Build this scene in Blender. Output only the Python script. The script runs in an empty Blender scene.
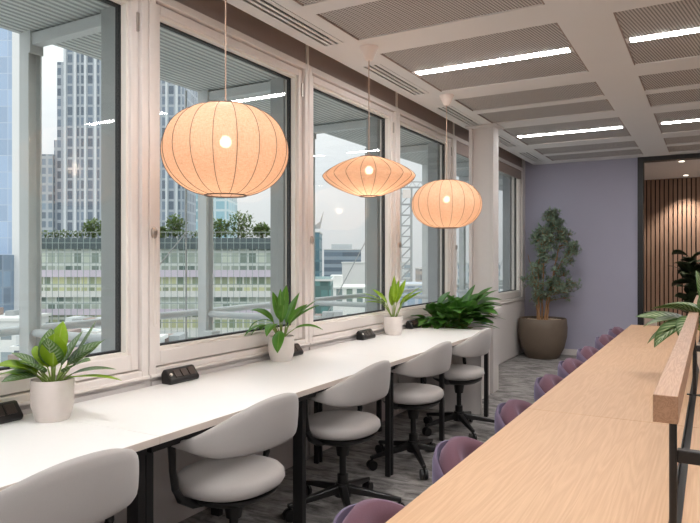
import bpy, bmesh, math, random
from mathutils import Vector, Matrix
random.seed(7)
PI = math.pi
R = math.radians
C = bpy.context.scene.collection
rnd = random.uniform

# ------------------------------------------------------------------ materials
def lin(c):
    return tuple((x/255/12.92) if x/255 <= .04045 else ((x/255+.055)/1.055)**2.4 for x in c)

class NT:
    def __init__(s, name):
        s.m = bpy.data.materials.new(name); s.m.use_nodes = True
        s.n = s.m.node_tree.nodes; s.l = s.m.node_tree.links; s.n.clear()
        s.out = s.n.new('ShaderNodeOutputMaterial')
    def new(s, t, **kw):
        n = s.n.new(t)
        for k, v in kw.items():
            setattr(n, k, v)
        return n
    def link(s, a, b): s.l.new(a, b)
    def val(s, sock, v):
        if hasattr(v, 'is_output'): s.l.new(v, sock)
        else: sock.default_value = v
    def math(s, op, a, b=0.0, c=None):
        n = s.n.new('ShaderNodeMath'); n.operation = op
        s.val(n.inputs[0], a); s.val(n.inputs[1], b)
        if c is not None: s.val(n.inputs[2], c)
        return n.outputs[0]
    def mix(s, f, a, b):
        n = s.n.new('ShaderNodeMix'); n.data_type = 'RGBA'
        s.val(n.inputs[0], f)
        for i, v in ((6, a), (7, b)):
            if hasattr(v, 'is_output'): s.l.new(v, n.inputs[i])
            else: n.inputs[i].default_value = (*v, 1)
        return n.outputs[2]
    def obj(s): return s.new('ShaderNodeTexCoord').outputs['Object']
    def mapping(s, vec, scale=(1,1,1), rot=(0,0,0)):
        n = s.new('ShaderNodeMapping'); s.link(vec, n.inputs[0])
        n.inputs['Scale'].default_value = scale; n.inputs['Rotation'].default_value = rot
        return n.outputs[0]
    def noise(s, vec, scale=5, detail=3, rough=.5, dist=0):
        n = s.new('ShaderNodeTexNoise'); s.link(vec, n.inputs['Vector'])
        n.inputs['Scale'].default_value = scale; n.inputs['Detail'].default_value = detail
        n.inputs['Roughness'].default_value = rough; n.inputs['Distortion'].default_value = dist
        return n.outputs['Fac']
    def ramp(s, f, a, b):
        n = s.new('ShaderNodeMapRange'); s.link(f, n.inputs[0])
        n.inputs[1].default_value = a; n.inputs[2].default_value = b
        return n.outputs[0]
    def sep(s, vec):
        n = s.new('ShaderNodeSeparateXYZ'); s.link(vec, n.inputs[0]); return n.outputs
    def bump(s, h, strength=.2, dist=.002):
        n = s.new('ShaderNodeBump'); s.link(h, n.inputs['Height'])
        n.inputs['Strength'].default_value = strength; n.inputs['Distance'].default_value = dist
        return n.outputs[0]
    def principled(s, col, rough=.5, metal=0, sheen=0, normal=None, spec=.5, sheencol=None, trans=None):
        p = s.new('ShaderNodeBsdfPrincipled')
        if hasattr(col, 'is_output'): s.l.new(col, p.inputs['Base Color'])
        else: p.inputs['Base Color'].default_value = (*col, 1)
        s.val(p.inputs['Roughness'], rough); p.inputs['Metallic'].default_value = metal
        p.inputs['Specular IOR Level'].default_value = spec
        if sheen:
            p.inputs['Sheen Weight'].default_value = sheen; p.inputs['Sheen Roughness'].default_value = .4
            if sheencol: p.inputs['Sheen Tint'].default_value = (*sheencol, 1)
        if normal: s.l.new(normal, p.inputs['Normal'])
        s.l.new(p.outputs[0], s.out.inputs[0])
        return p

def plain(name, rgb, rough=.5, metal=0, var=.06, scale=30, sheen=0, bump=0, spec=.5, sheencol=None):
    t = NT(name); c = lin(rgb); o = t.obj()
    f = t.noise(o, scale, 3)
    col = t.mix(f, tuple(x*(1-var) for x in c), tuple(min(1, x*(1+var)) for x in c))
    nm = t.bump(f, bump, .003) if bump else None
    t.principled(col, rough, metal, sheen, nm, spec, sheencol)
    return t.m

def fabric(name, rgb, scale=700, sheen=.3, sheencol=None, var=.12):
    t = NT(name); c = lin(rgb); o = t.obj()
    f = t.noise(o, scale, 2); g = t.noise(o, 12, 3)
    col = t.mix(f, tuple(x*(1-var) for x in c), tuple(min(1, x*(1+var)) for x in c))
    col = t.mix(t.math('MULTIPLY', g, .25), col, tuple(x*.8 for x in c))
    t.principled(col, .9, 0, sheen, t.bump(f, .15, .001), .2, sheencol)
    return t.m

def wood(name, a, b, axis=1, scale=1.0, rough=.45):
    t = NT(name); o = t.obj()
    sc = [9*scale]*3; sc[axis] = .55*scale
    v = t.mapping(o, sc)
    n1 = t.noise(v, 1.2, 2, .5, .4)
    w = t.math('FRACT', t.math('MULTIPLY', n1, 9.0))
    w = t.math('ABSOLUTE', t.math('SUBTRACT', w, .5))
    sc2 = [160*scale]*3; sc2[axis] = 3*scale
    n2 = t.noise(t.mapping(o, sc2), 1, 2)
    f = t.math('ADD', t.math('MULTIPLY', w, 1.0), t.math('MULTIPLY', t.math('SUBTRACT', n2, .5), 1.1))
    col = t.mix(f, lin(b), lin(a))
    big = t.noise(t.mapping(o, [2*scale if i != axis else .35*scale for i in range(3)]), 1, 2)
    col = t.mix(t.math('MULTIPLY', big, .35), col, lin(b))
    t.principled(col, rough, 0, 0, t.bump(n2, .08, .001), .4)
    return t.m

def leafmat(name, green, vein, var=.2, stripe=0.0, rough=.4):
    # across-blade pattern belongs to the leaf itself: pale midrib / variegation
    t = NT(name)
    uv = t.sep(t.new('ShaderNodeUVMap').outputs[0])
    d = t.math('ABSOLUTE', t.math('SUBTRACT', uv[0], .5))
    rib = t.ramp(d, .05, .0)
    n = t.noise(t.obj(), 25, 2)
    g = lin(green)
    base = t.mix(n, tuple(x*(1-var) for x in g), tuple(x*(1+var) for x in g))
    if stripe:
        s1 = t.math('SINE', t.math('MULTIPLY', t.math('SUBTRACT', uv[1], t.math('MULTIPLY', d, .5)), 55.0))
        s1 = t.math('MULTIPLY', t.ramp(s1, -.2, .5), stripe)
        s1 = t.math('MULTIPLY', s1, t.ramp(d, .46, .3))
        base = t.mix(s1, base, lin(vein))
    col = t.mix(t.math('MULTIPLY', rib, .7), base, lin(vein))
    p = t.new('ShaderNodeBsdfPrincipled'); t.link(col, p.inputs['Base Color']); p.inputs['Roughness'].default_value = rough
    p.inputs['Specular IOR Level'].default_value = .4
    tr = t.new('ShaderNodeBsdfTranslucent'); t.link(col, tr.inputs[0])
    mx = t.new('ShaderNodeMixShader'); mx.inputs[0].default_value = .3
    t.link(p.outputs[0], mx.inputs[1]); t.link(tr.outputs[0], mx.inputs[2]); t.link(mx.outputs[0], t.out.inputs[0])
    return t.m

def emit(name, rgb, strength):
    t = NT(name); e = t.new('ShaderNodeEmission')
    e.inputs[0].default_value = (*rgb, 1); e.inputs[1].default_value = strength
    t.link(e.outputs[0], t.out.inputs[0]); return t.m

def glassmat():
    t = NT('window_glass')
    lw = t.new('ShaderNodeLayerWeight'); lw.inputs[0].default_value = .5
    f = t.math('POWER', lw.outputs['Facing'], 5.0)
    f = t.math('ADD', t.math('MULTIPLY', f, .9), .035)
    tr = t.new('ShaderNodeBsdfTransparent'); tr.inputs[0].default_value = (.965, .985, .975, 1)
    gl = t.new('ShaderNodeBsdfGlossy'); gl.inputs['Roughness'].default_value = .0
    mx = t.new('ShaderNodeMixShader'); t.link(f, mx.inputs[0])
    t.link(tr.outputs[0], mx.inputs[1]); t.link(gl.outputs[0], mx.inputs[2]); t.link(mx.outputs[0], t.out.inputs[0])
    return t.m

def facade(name, frame, glass, wx, wz, fx, fz, var=.3, rough=.35, glass2=None):
    """windows laid out in a grid over a wall: frame colour, glass colour, cell size and frame share"""
    t = NT(name); o = t.sep(t.obj())
    u = t.math('ADD', o[0], o[1])
    cu = t.math('DIVIDE', u, wx); cz = t.math('DIVIDE', o[2], wz)
    inu = t.math('GREATER_THAN', t.math('FRACT', cu), fx)
    inz = t.math('GREATER_THAN', t.math('FRACT', cz), fz)
    win = t.math('MULTIPLY', inu, inz)
    cv = t.new('ShaderNodeCombineXYZ')
    t.link(t.math('FLOOR', cu), cv.inputs[0]); t.link(t.math('FLOOR', cz), cv.inputs[1])
    wn = t.new('ShaderNodeTexWhiteNoise'); t.link(cv.outputs[0], wn.inputs['Vector'])
    g = lin(glass); g2 = lin(glass2) if glass2 else tuple(min(1, x*(1+var)) for x in g)
    gc = t.mix(wn.outputs['Value'], tuple(x*(1-var) for x in g), g2)
    col = t.mix(win, lin(frame), gc)
    t.principled(col, t.math('SUBTRACT', .8, t.math('MULTIPLY', win, .8-rough)), 0, 0, None, .5)
    return t.m

def carpet():
    t = NT('carpet'); o = t.obj()
    big = t.noise(t.mapping(o, (5, 9, 1)), 1.0, 5, .65, .6)
    str_ = t.noise(t.mapping(o, (6, 30, 1)), 1.0, 3, .6)
    fine = t.noise(o, 260, 2)
    f = t.math('ADD', t.math('MULTIPLY', t.ramp(big, .40, .60), .6), t.math('MULTIPLY', t.ramp(str_, .38, .62), .4))
    col = t.mix(f, lin((82, 78, 76)), lin((186, 181, 177)))
    col = t.mix(t.math('MULTIPLY', fine, .3), col, lin((110, 104, 102)))
    t.principled(col, .95, 0, .2, t.bump(fine, .5, .004), .1)
    return t.m

def perforated():
    t = NT('perforated_metal'); o = t.sep(t.mapping(t.obj(), (1, 1, 1), (0, 0, R(45))))
    k = 2*PI/.022
    p = t.math('MULTIPLY', t.math('SINE', t.math('MULTIPLY', o[0], k)), t.math('SINE', t.math('MULTIPLY', o[1], k*.72)))
    f = t.ramp(p, -.05, .35)
    col = t.mix(f, lin((206, 200, 196)), lin((76, 71, 68)))
    t.principled(col, .55, 0, 0, None, .4)
    return t.m

def lampshade():
    t = NT('lampshade_linen'); o = t.obj()
    n = t.noise(t.mapping(o, (60, 60, 400)), 1, 2); n2 = t.noise(t.mapping(o, (300, 300, 30)), 1, 2)
    f = t.math('MULTIPLY', t.math('ADD', n, n2), .5)
    col = t.mix(t.ramp(f, .3, .7), lin((214, 176, 148)), lin((244, 216, 192)))
    d = t.new('ShaderNodeBsdfDiffuse'); t.link(col, d.inputs[0])
    tl = t.new('ShaderNodeBsdfTranslucent'); t.link(col, tl.inputs[0])
    m1 = t.new('ShaderNodeMixShader'); m1.inputs[0].default_value = .55
    t.link(d.outputs[0], m1.inputs[1]); t.link(tl.outputs[0], m1.inputs[2])
    tr = t.new('ShaderNodeBsdfTransparent'); tr.inputs[0].default_value = (1, .93, .85, 1)
    m2 = t.new('ShaderNodeMixShader'); m2.inputs[0].default_value = .10
    t.link(m1.outputs[0], m2.inputs[1]); t.link(tr.outputs[0], m2.inputs[2]); t.link(m2.outputs[0], t.out.inputs[0])
    return t.m

M = {}
M['white_frame'] = plain('painted_window_frame', (230, 223, 218), .4, var=.02)
M['bead'] = plain('glazing_bead', (238, 232, 224), .4, var=.02)
M['gasket'] = plain('black_gasket', (28, 28, 30), .6)
M['wall_white'] = plain('white_wall', (222, 216, 213), .6, var=.02)
M['ceil'] = plain('ceiling_paint', (230, 228, 227), .6, var=.02, scale=4)
M['purple_wall'] = plain('lilac_wall_paint', (174, 172, 190), .75, var=.03, scale=3, bump=.05)
M['brown'] = plain('taupe_blind_fabric', (160, 144, 137), .8, var=.04)
M['carpet'] = carpet()
M['perf'] = perforated()
M['dark'] = plain('dark_slot', (26, 24, 23), .8)
M['desk'] = plain('white_laminate', (247, 246, 244), .35, var=.01)
M['desk_edge'] = plain('white_edge', (222, 208, 198), .45, var=.01)
M['black'] = plain('black_powder_coat', (24, 23, 24), .45, var=.1)
M['black_plastic'] = plain('black_plastic', (22, 21, 21), .3)
M['socket'] = plain('dark_sockets', (52, 42, 38), .35, var=.5, scale=160)
M['chairgrey'] = fabric('grey_upholstery', (188, 183, 180))
M['plum'] = fabric('plum_velvet', (104, 74, 84), 400, .5, lin((205, 190, 220)))
M['violet'] = fabric('violet_wool', (104, 90, 110), 400, .4, lin((205, 205, 240)))
M['oak'] = wood('oak_veneer', (222, 186, 150), (200, 160, 124), 1, 1.7)
M['oakend'] = wood('oak_rail', (206, 170, 142), (164, 128, 102), 1, 3.5)
M['slat'] = wood('walnut_slats', (184, 156, 136), (154, 124, 104), 2)
M['slatback'] = plain('slat_backing', (22, 17, 15), .9)
M['pot_white'] = plain('white_ceramic', (222, 212, 206), .45, var=.05, scale=25)
M['pot_white2'] = plain('smooth_white_ceramic', (232, 224, 218), .35, var=.02)
M['soil'] = plain('bark_soil', (84, 56, 40), .95, var=.6, scale=90, bump=.8)
M['gravel'] = plain('pale_gravel', (214, 196, 176), .9, var=.35, scale=70, bump=.8)
M['stone_pot'] = plain('stone_pot', (112, 98, 84), .6, var=.12, scale=8)
M['leaf_bright'] = leafmat('leaf_bright', (150, 186, 40), (196, 214, 110), .25)
M['leaf_agla'] = leafmat('leaf_silver', (96, 134, 58), (190, 206, 172), .25, .6)
M['leaf_lily'] = leafmat('leaf_lily', (96, 152, 48), (150, 186, 90), .25)
M['leaf_bush'] = leafmat('leaf_bush', (92, 146, 62), (136, 174, 104), .3, rough=.3)
M['leaf_var'] = leafmat('leaf_variegated', (84, 116, 58), (206, 214, 172), .25, .5)
M['leaf_dark'] = leafmat('leaf_dark', (50, 62, 38), (84, 94, 60), .3, rough=.55)
M['leaf_olive'] = leafmat('leaf_olive', (150, 168, 146), (180, 192, 172), .35, rough=.55)
M['stem'] = plain('plant_stem', (128, 150, 70), .6, var=.2)
M['stem_dark'] = plain('dark_stem', (70, 66, 40), .7, var=.2)
M['bark'] = plain('olive_bark', (168, 128, 92), .85, var=.25, scale=40, bump=.4)
M['shade'] = lampshade()
M['wire'] = plain('shade_wire', (96, 82, 74), .6)
M['bulb'] = emit('bulb_glow', (1, .82, .6), 14)
M['strip'] = emit('strip_light', (1, .985, .975), 74.0)
M['down'] = emit('downlight_glow', (1, .86, .7), 10)
M['cap_white'] = plain('white_plastic', (240, 228, 220), .4, var=.01)
M['cord'] = plain('lamp_cord', (186, 160, 142), .6)
M['glass'] = glassmat()
M['steel'] = plain('galvanised_steel', (206, 210, 210), .5, .0, var=.08, scale=6)
M['steel_dark'] = plain('grey_aluminium', (164, 168, 168), .5, .0, var=.06, scale=6)
M['railm'] = plain('rail_paint', (196, 202, 204), .4, var=.05)
M['chrome'] = plain('brushed_nickel', (190, 184, 178), .3, 1)
M['blue'] = plain('blue_card', (52, 92, 160), .6)
M['lounge'] = fabric('cream_upholstery', (214, 196, 184))

def soffitmat():
    t = NT('corrugated_soffit'); o = t.sep(t.obj())
    s = t.math('SINE', t.math('MULTIPLY', o[0], 2*PI/.045))
    col = t.mix(t.ramp(s, -1, 1), lin((150, 156, 156)), lin((216, 220, 218)))
    t.principled(col, .5, 0, 0, t.bump(s, .6, .01), .4)
    return t.m
M['soffit'] = soffitmat()

# ------------------------------------------------------------------ mesh builder
class MB:
    def __init__(s): s.bm = bmesh.new(); s.uv = None
    def box(s, x0, x1, y0, y1, z0, z1, mtx=None):
        vs = [s.bm.verts.new((x, y, z)) for x in (x0, x1) for y in (y0, y1) for z in (z0, z1)]
        if mtx is not None:
            for v in vs: v.co = mtx @ v.co
        for f in ((0,1,3,2),(4,6,7,5),(0,4,5,1),(2,3,7,6),(0,2,6,4),(1,5,7,3)):
            s.bm.faces.new([vs[i] for i in f])
        return s
    def grid(s, fn, nu, nv, cu=False, cv=False, capu=False, capv=False):
        V = [[s.bm.verts.new(fn(i, j)) for j in range(nv)] for i in range(nu)]
        for i in range(nu if cu else nu-1):
            for j in range(nv if cv else nv-1):
                a, b = i, (i+1) % nu; c, d = j, (j+1) % nv
                s.bm.faces.new((V[a][c], V[b][c], V[b][d], V[a][d]))
        if capu:
            s.bm.faces.new(V[0]); s.bm.faces.new(V[-1][::-1])
        if capv:
            s.bm.faces.new([V[i][0] for i in range(nu)][::-1]); s.bm.faces.new([V[i][-1] for i in range(nu)])
        return s
    def lathe(s, prof, n=32, c=(0,0,0)):
        def fn(i, j):
            r, z = prof[i]; a = 2*PI*j/n
            return (c[0]+r*math.cos(a), c[1]+r*math.sin(a), c[2]+z)
        return s.grid(fn, len(prof), n, cv=True, capu=True)
    def tube(s, pts, r, n=8):
        pts = [Vector(p) for p in pts]; rr = r if isinstance(r, (list, tuple)) else [r]*len(pts)
        fr = []
        for i, p in enumerate(pts):
            d = (pts[min(i+1, len(pts)-1)]-pts[max(i-1, 0)]).normalized()
            u = d.cross(Vector((0,0,1)) if abs(d.z) < .95 else Vector((1,0,0))).normalized()
            if fr and u.dot(fr[-1][0]) < 0: u = -u
            fr.append((u, d.cross(u)))
        def fn(i, j):
            a = 2*PI*j/n; u, v = fr[i]
            return pts[i]+u*(rr[i]*math.cos(a))+v*(rr[i]*math.sin(a))
        return s.grid(fn, len(pts), n, cv=True, capu=True)
    def prism(s, poly, axis, a, b):
        """polygon in the plane across axis (0:x -> (y,z), 1:y -> (x,z), 2:z -> (x,y)), extruded a..b"""
        def co(p, h): return [(h, p[0], p[1]), (p[0], h, p[1]), (p[0], p[1], h)][axis]
        A = [s.bm.verts.new(co(p, a)) for p in poly]; B = [s.bm.verts.new(co(p, b)) for p in poly]
        n = len(poly)
        for i in range(n): s.bm.faces.new((A[i], A[(i+1)%n], B[(i+1)%n], B[i]))
        s.bm.faces.new(A[::-1]); s.bm.faces.new(B); return s
    def leaf(s, base, az, elev, L, W, droop, fold=.25, n=8, twist=0., shape=.8, roll=0.):
        if s.uv is None: s.uv = s.bm.loops.layers.uv.new('UVMap')
        p = Vector(base); e = elev; rows = []
        for i in range(n+1):
            t = i/n
            d = Vector((math.cos(az)*math.cos(e), math.sin(az)*math.cos(e), math.sin(e)))
            side = Vector((-math.sin(az), math.cos(az), 0)); up = side.cross(d)*-1
            tw = twist*t+roll
            sd = side*math.cos(tw)+up*math.sin(tw); un = up*math.cos(tw)-side*math.sin(tw)
            w = W/2*max(.02, math.sin(PI*min(1, t**shape*.98+.02)))**.85
            if i == n: w = W*.005
            rows.append((s.bm.verts.new(p+sd*w+un*(fold*w)), s.bm.verts.new(p), s.bm.verts.new(p-sd*w+un*(fold*w)), t))
            p = p+d*(L/n); e -= droop/n; az += .0
        for i in range(n):
            a, b = rows[i], rows[i+1]
            for k, (u0, u1) in enumerate(((0, .5), (.5, 1))):
                f = s.bm.faces.new((a[k], a[k+1], b[k+1], b[k]))
                for lp, uvv in zip(f.loops, ((u0, a[3]), (u1, a[3]), (u1, b[3]), (u0, b[3]))): lp[s.uv].uv = uvv
        return s
    def build(s, name, mat, parent=None, smooth=True, bevel=0, seg=2, angle=40, solid=0):
        bmesh.ops.recalc_face_normals(s.bm, faces=s.bm.faces[:]) if s.uv is None else None
        me = bpy.data.meshes.new(name); s.bm.to_mesh(me); s.bm.free()
        o = bpy.data.objects.new(name, me); C.objects.link(o)
        for m in (mat if isinstance(mat, (list, tuple)) else [mat]): me.materials.append(m)
        if parent: o.parent = parent
        if smooth:
            for p in me.polygons: p.use_smooth = True
            me.set_sharp_from_angle(angle=R(angle))
        if solid:
            md = o.modifiers.new('solid', 'SOLIDIFY'); md.thickness = solid; md.offset = 0
        if bevel:
            md = o.modifiers.new('bevel', 'BEVEL'); md.width = bevel; md.segments = seg; md.limit_method = 'ANGLE'; md.angle_limit = R(35)
        return o

def tag(o, label, cat, group=None):
    o['label'] = label; o['category'] = cat
    if group: o['group'] = group
    return o
def thing(name, label, cat, loc=(0,0,0), rz=0, group=None):
    o = bpy.data.objects.new(name, None); C.objects.link(o)
    o.location = loc; o.rotation_euler = (0,0,rz); o.empty_display_size = .1
    return tag(o, label, cat, group)
def struct(o): o['kind'] = 'structure'; return o
def sempty(name):
    o = bpy.data.objects.new(name, None); C.objects.link(o); return struct(o)
def dup(root, loc, rz, label, group=None):
    r = root.copy(); C.objects.link(r); r.location = loc; r.rotation_euler = (0,0,rz); r['label'] = label
    if group: r['group'] = group
    def rec(src, dst):
        for ch in list(src.children):
            c = ch.copy(); C.objects.link(c); c.parent = dst; rec(ch, c)
    rec(root, r); return r
def smoothstep(a, b, x):
    t = max(0, min(1, (x-a)/(b-a))); return t*t*(3-2*t)

# ------------------------------------------------------------------ camera
H = 1.35; YAW = R(29.5)
cam = bpy.data.cameras.new('camera'); cam.sensor_width = 36; cam.lens = 640/700*36
cam.shift_y = -2/700; cam.clip_end = 3000; cam.clip_start = .05
co = bpy.data.objects.new('camera', cam); C.objects.link(co)
co.location = (0, 0, H); co.rotation_euler = (R(90), 0, YAW)
bpy.context.scene.camera = co
FW = Vector((-math.sin(YAW), math.cos(YAW), 0)); RT = Vector((math.cos(YAW), math.sin(YAW), 0))

# ------------------------------------------------------------------ room shell
ZC = 2.72; YB = 9.4; XR = 3.87; YF = -2.6; XW = -2.37
JO = [2.217+1.41*k for k in range(-3, 6)]          # joints between window bays
JO = [YF] + JO[0:]                                  # -2.6, -2.013, ...
struct(MB().box(-2.6, XR+.1, YF-.1, 12.3, -.12, 0).build('floor', M['carpet'], smooth=False))
w = MB().box(-2.55, -2.385, YF, YB, 0, .77)
for j in JO[1:]:
    w.box(-2.385, -2.372, j-1.39, j-.02, .02, .755)
struct(w.box(-2.55, -2.375, 9.277, YB, .77, 2.95).box(-2.55, -2.375, YF, JO[1]-.0, .77, 2.95).box(-2.55, -2.42, YF, YB, 2.7, 2.97).build('wall_left', M['wall_white'], smooth=False))
struct(MB().box(-2.55, -.87, YB, YB+.12, 0, 2.97).build('wall_back', M['purple_wall'], smooth=False))
struct(MB().box(-2.365, -.88, YB-.014, YB, 0, .085).build('baseboard_back', M['wall_white'], smooth=False, bevel=.003))
struct(MB().box(XR, XR+.1, YF, 12.3, 0, 2.9).build('wall_right', M['wall_white'], smooth=False))
struct(MB().box(-2.55, XR, YF-.1, YF, 0, 2.97).build('wall_front', M['wall_white'], smooth=False))

# ceiling: borders and cross bands, with openings for panels and slot diffusers
XC = [(-1.93, -.78), (-.48, .67)]
c = MB()
LO, HI = ZC, ZC+.05
ROW0 = 2.40
c.box(-2.23, XR, YF, ROW0, LO, HI)
c.box(.67, XR, ROW0, YB, LO, HI); c.box(-.78, -.48, ROW0, YB, LO, HI)
c.box(-2.0, -1.93, ROW0, YB, LO, HI); c.box(-2.23, -2.17, ROW0, YB, LO, HI)
rows = []
for k in range(5):
    y0 = ROW0+1.41*k; rows.append(y0)
    for xa, xb in XC:
        c.box(xa, xb, y0+1.11, (y0+1.41 if k < 4 else YB), LO, HI)
        if k % 2 == 0: c.box(xa, xb, y0+.49, y0+.62, LO, HI)
vent_y = [(2.60+1.41*k, 3.50+1.41*k) for k in range(5)]
yy = ROW0
for a, b in vent_y:
    b = min(b, 9.2); c.box(-2.17, -2.0, yy, a, LO, HI); yy = b
c.box(-2.17, -2.0, yy, YB, LO, HI)
c.box(-2.25, -2.23, YF, YB, LO, 2.97)                 # edge of the blind recess
c.box(-2.55, XR, YF, YB, 2.97, 3.05)
c.box(-2.23, XR, YF, YB, HI+.03, HI+.04)
struct(c.build('ceiling', M['ceil'], smooth=False))
ordn = ['first', 'second', 'third', 'fourth', 'fifth', 'sixth', 'seventh', 'eighth', 'ninth']

side = ['on the window side of the ceiling', 'right of the wide central ceiling band']
n = 0; seq = []
for k in range(5):
    y0 = rows[k]
    seq += [(y0, y0+.49, 0), (y0+.62, y0+1.11, 0)] if k % 2 == 0 else [(y0, y0+1.11, 1)]
for q, (a, b, lit) in enumerate(seq):
    for ci, (xa, xb) in enumerate(XC):
        if ci and a < 3.7: continue
        num = q+1 if ci == 0 else q-1
        t = thing('perforated_ceiling_panel', f"perforated grey metal ceiling panel {'around a strip light' if lit else 'without a light'}, {ordn[num-1]} from the camera {side[ci]}", 'ceiling panel', ((xa+xb)/2, (a+b)/2, ZC+.008), 0, 'perforated ceiling panels')
        hx, hy = (xb-xa)/2-.001, (b-a)/2-.001
        MB().box(-hx, hx, -hy, hy, 0, .012).build('perforated_sheet', M['perf'], t, smooth=False)
        MB().box(-hx, -hx+.008, -hy, hy, -.007, 0).box(hx-.008, hx, -hy, hy, -.007, 0).build('edge_trim', M['brown'], t, smooth=False)
def ceiling_light(xc, yc, label):
    z = ZC+.008 if yc > 3 else ZC
    t = thing('ceiling_light', label, 'ceiling light', (xc, yc, z), 0, 'strip lights in the ceiling')
    MB().box(-.555, .555, -.048, .048, -.002, -.0005).box(-.572, -.54, -.048, .048, -.004, -.0005).box(.54, .572, -.048, .048, -.004, -.0005).build('housing', M['ceil'], t, smooth=False)
    MB().box(-.54, .54, -.038, .038, -.004, -.002).build('diffuser', M['strip'], t, smooth=False)
nm = {(0, 1): 'long bright strip light on the window side, nearer the camera', (1, 1): 'bright strip light at the right edge of the photo, nearer the camera',
      (0, 3): 'thin strip light on the window side, near the lilac wall', (1, 3): 'strip light at the right edge of the photo, near the far room'}
for (ci, k), lb in nm.items():
    ceiling_light(sum(XC[ci])/2, rows[k]+.555, lb+'')
for x, y in ((-1.355, 1.545), (.095, 1.545), (1.545, 1.545), (1.545, 4.365), (1.545, 7.185), (-1.355, -1.275), (.095, -1.275), (1.545, -1.275)):  # unseen strip lights, added outside the view for more room light
    ceiling_light(x, y, 'unseen ceiling strip light added out of view to brighten the room')
vl = ['nearest the camera', 'second from the camera', 'third from the camera', 'fourth from the camera, just past the column', 'farthest, next to the lilac wall']
for (a, b), lb in zip(vent_y, vl):
    b = min(b, 9.2); t = thing('slot_diffuser', 'white slot air diffuser above the windows, '+lb, 'air vent', (-2.085, (a+b)/2, ZC), 0, 'slot diffusers along the windows')
    h = (b-a)/2-.001
    MB().box(-.085, .085, -h, h, .045, .05).build('plenum', M['dark'], t, smooth=False)
    bl = MB()
    for x0, x1 in ((-.085, -.076), (-.056, -.036), (-.016, .004), (.024, .055), (.060, .085)):
        bl.box(x0, x1, -h, h, 0, .006)
    bl.build('blade', M['ceil'], t, smooth=False)

# ------------------------------------------------------------------ windows
GX = -2.455
def window(n, y0, y1, blind):
    r = sempty(f'window_{n}')
    def rect(mb, a0, a1, b0, b1, wd, x0, x1, wb=None):
        wb = wb or wd
        mb.box(x0, x1, a0, a0+wd, b0, b1).box(x0, x1, a1-wd, a1, b0, b1)
        mb.box(x0, x1, a0+wd, a1-wd, b0, b0+wb).box(x0, x1, a0+wd, a1-wd, b1-wd, b1)
        return mb
    g = .003
    f = rect(MB(), y0+g, y1-g, .775, 2.665, .042, -2.52, XW)
    f.box(-2.52, XW+.012, y0+g, y1-g, .775, .79)
    f.build('window_frame', M['white_frame'], r, smooth=False, bevel=.004)
    rect(MB(), y0+.047, y1-.047, .822, 2.618, .045, -2.50, XW-.022, .075).build('sash', M['white_frame'], r, smooth=False, bevel=.005)
    rect(MB(), y0+.092, y1-.092, .897, 2.573, .014, -2.445, -2.41).build('glazing_bead', M['bead'], r, smooth=False)
    rect(MB(), y0+.098, y1-.098, .904, 2.567, .016, -2.475, -2.446).build('gasket', M['gasket'], r, smooth=False)
    MB().box(GX-.005, GX+.005, y0+.1, y1-.1, .905, 2.565).build('pane', M['glass'], r, smooth=False)
    MB().box(-2.415, XW-.02, y0+.012, y1-.012, 2.665 if not blind else 2.5, 2.96).build('blind', M['brown'], r, smooth=False)
    MB().box(-2.418, XW-.008, y0-.011, y0+.011, 2.665, 2.96).build('blind_guide', M['bead'], r, smooth=False)
    MB().box(XW-.022, XW-.012, y1-.062, y1-.05, 2.44, 2.53).build('hinge', M['chrome'], r, smooth=False)
    if n >= 4:
        g2 = MB().lathe([(.0, 0), (.018, 0), (.018, .008), (.012, .014), (0, .014)], 16)
        for v in g2.bm.verts: v.co = Vector((XW+v.co.z, y0+.028+v.co.x, 1.48+v.co.y*1.6))
        g2.build('chain_guide', M['chrome'], r)
        pts = [(XW+.008, y0+.018, 1.46)]
        for i in range(13):
            a = PI+PI*i/12; pts.append((XW+.008, y0+.030+.012*math.cos(a), 1.05+.025*math.sin(a)))
        pts.append((XW+.008, y0+.042, 1.46))
        MB().tube(pts, .0022, 6).build('blind_chain', M['bead'], r)
    return r
for i in range(len(JO)-2):
    window(i+1, JO[i+1], JO[i+2], i >= 6)

# ------------------------------------------------------------------ column (pilaster)
t = MB().box(-2.18, -1.94, 6.39, 6.52, .86, ZC).box(-2.185, -2.15, 6.35, 6.53, .86, ZC).box(-1.955, -1.925, 6.345, 6.53, .86, ZC)
t.box(-2.21, -1.88, 6.30, 6.57, ZC-.022, ZC)
t.box(-2.21, -1.89, 6.30, 6.57, .79, .86).box(-2.20, -1.91, 6.325, 6.55, .775, .79)
t.box(-2.19, -1.925, 6.345, 6.53, 0, .775)
struct(t.build('trim_1', M['wall_white'], smooth=False, bevel=.004))

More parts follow.
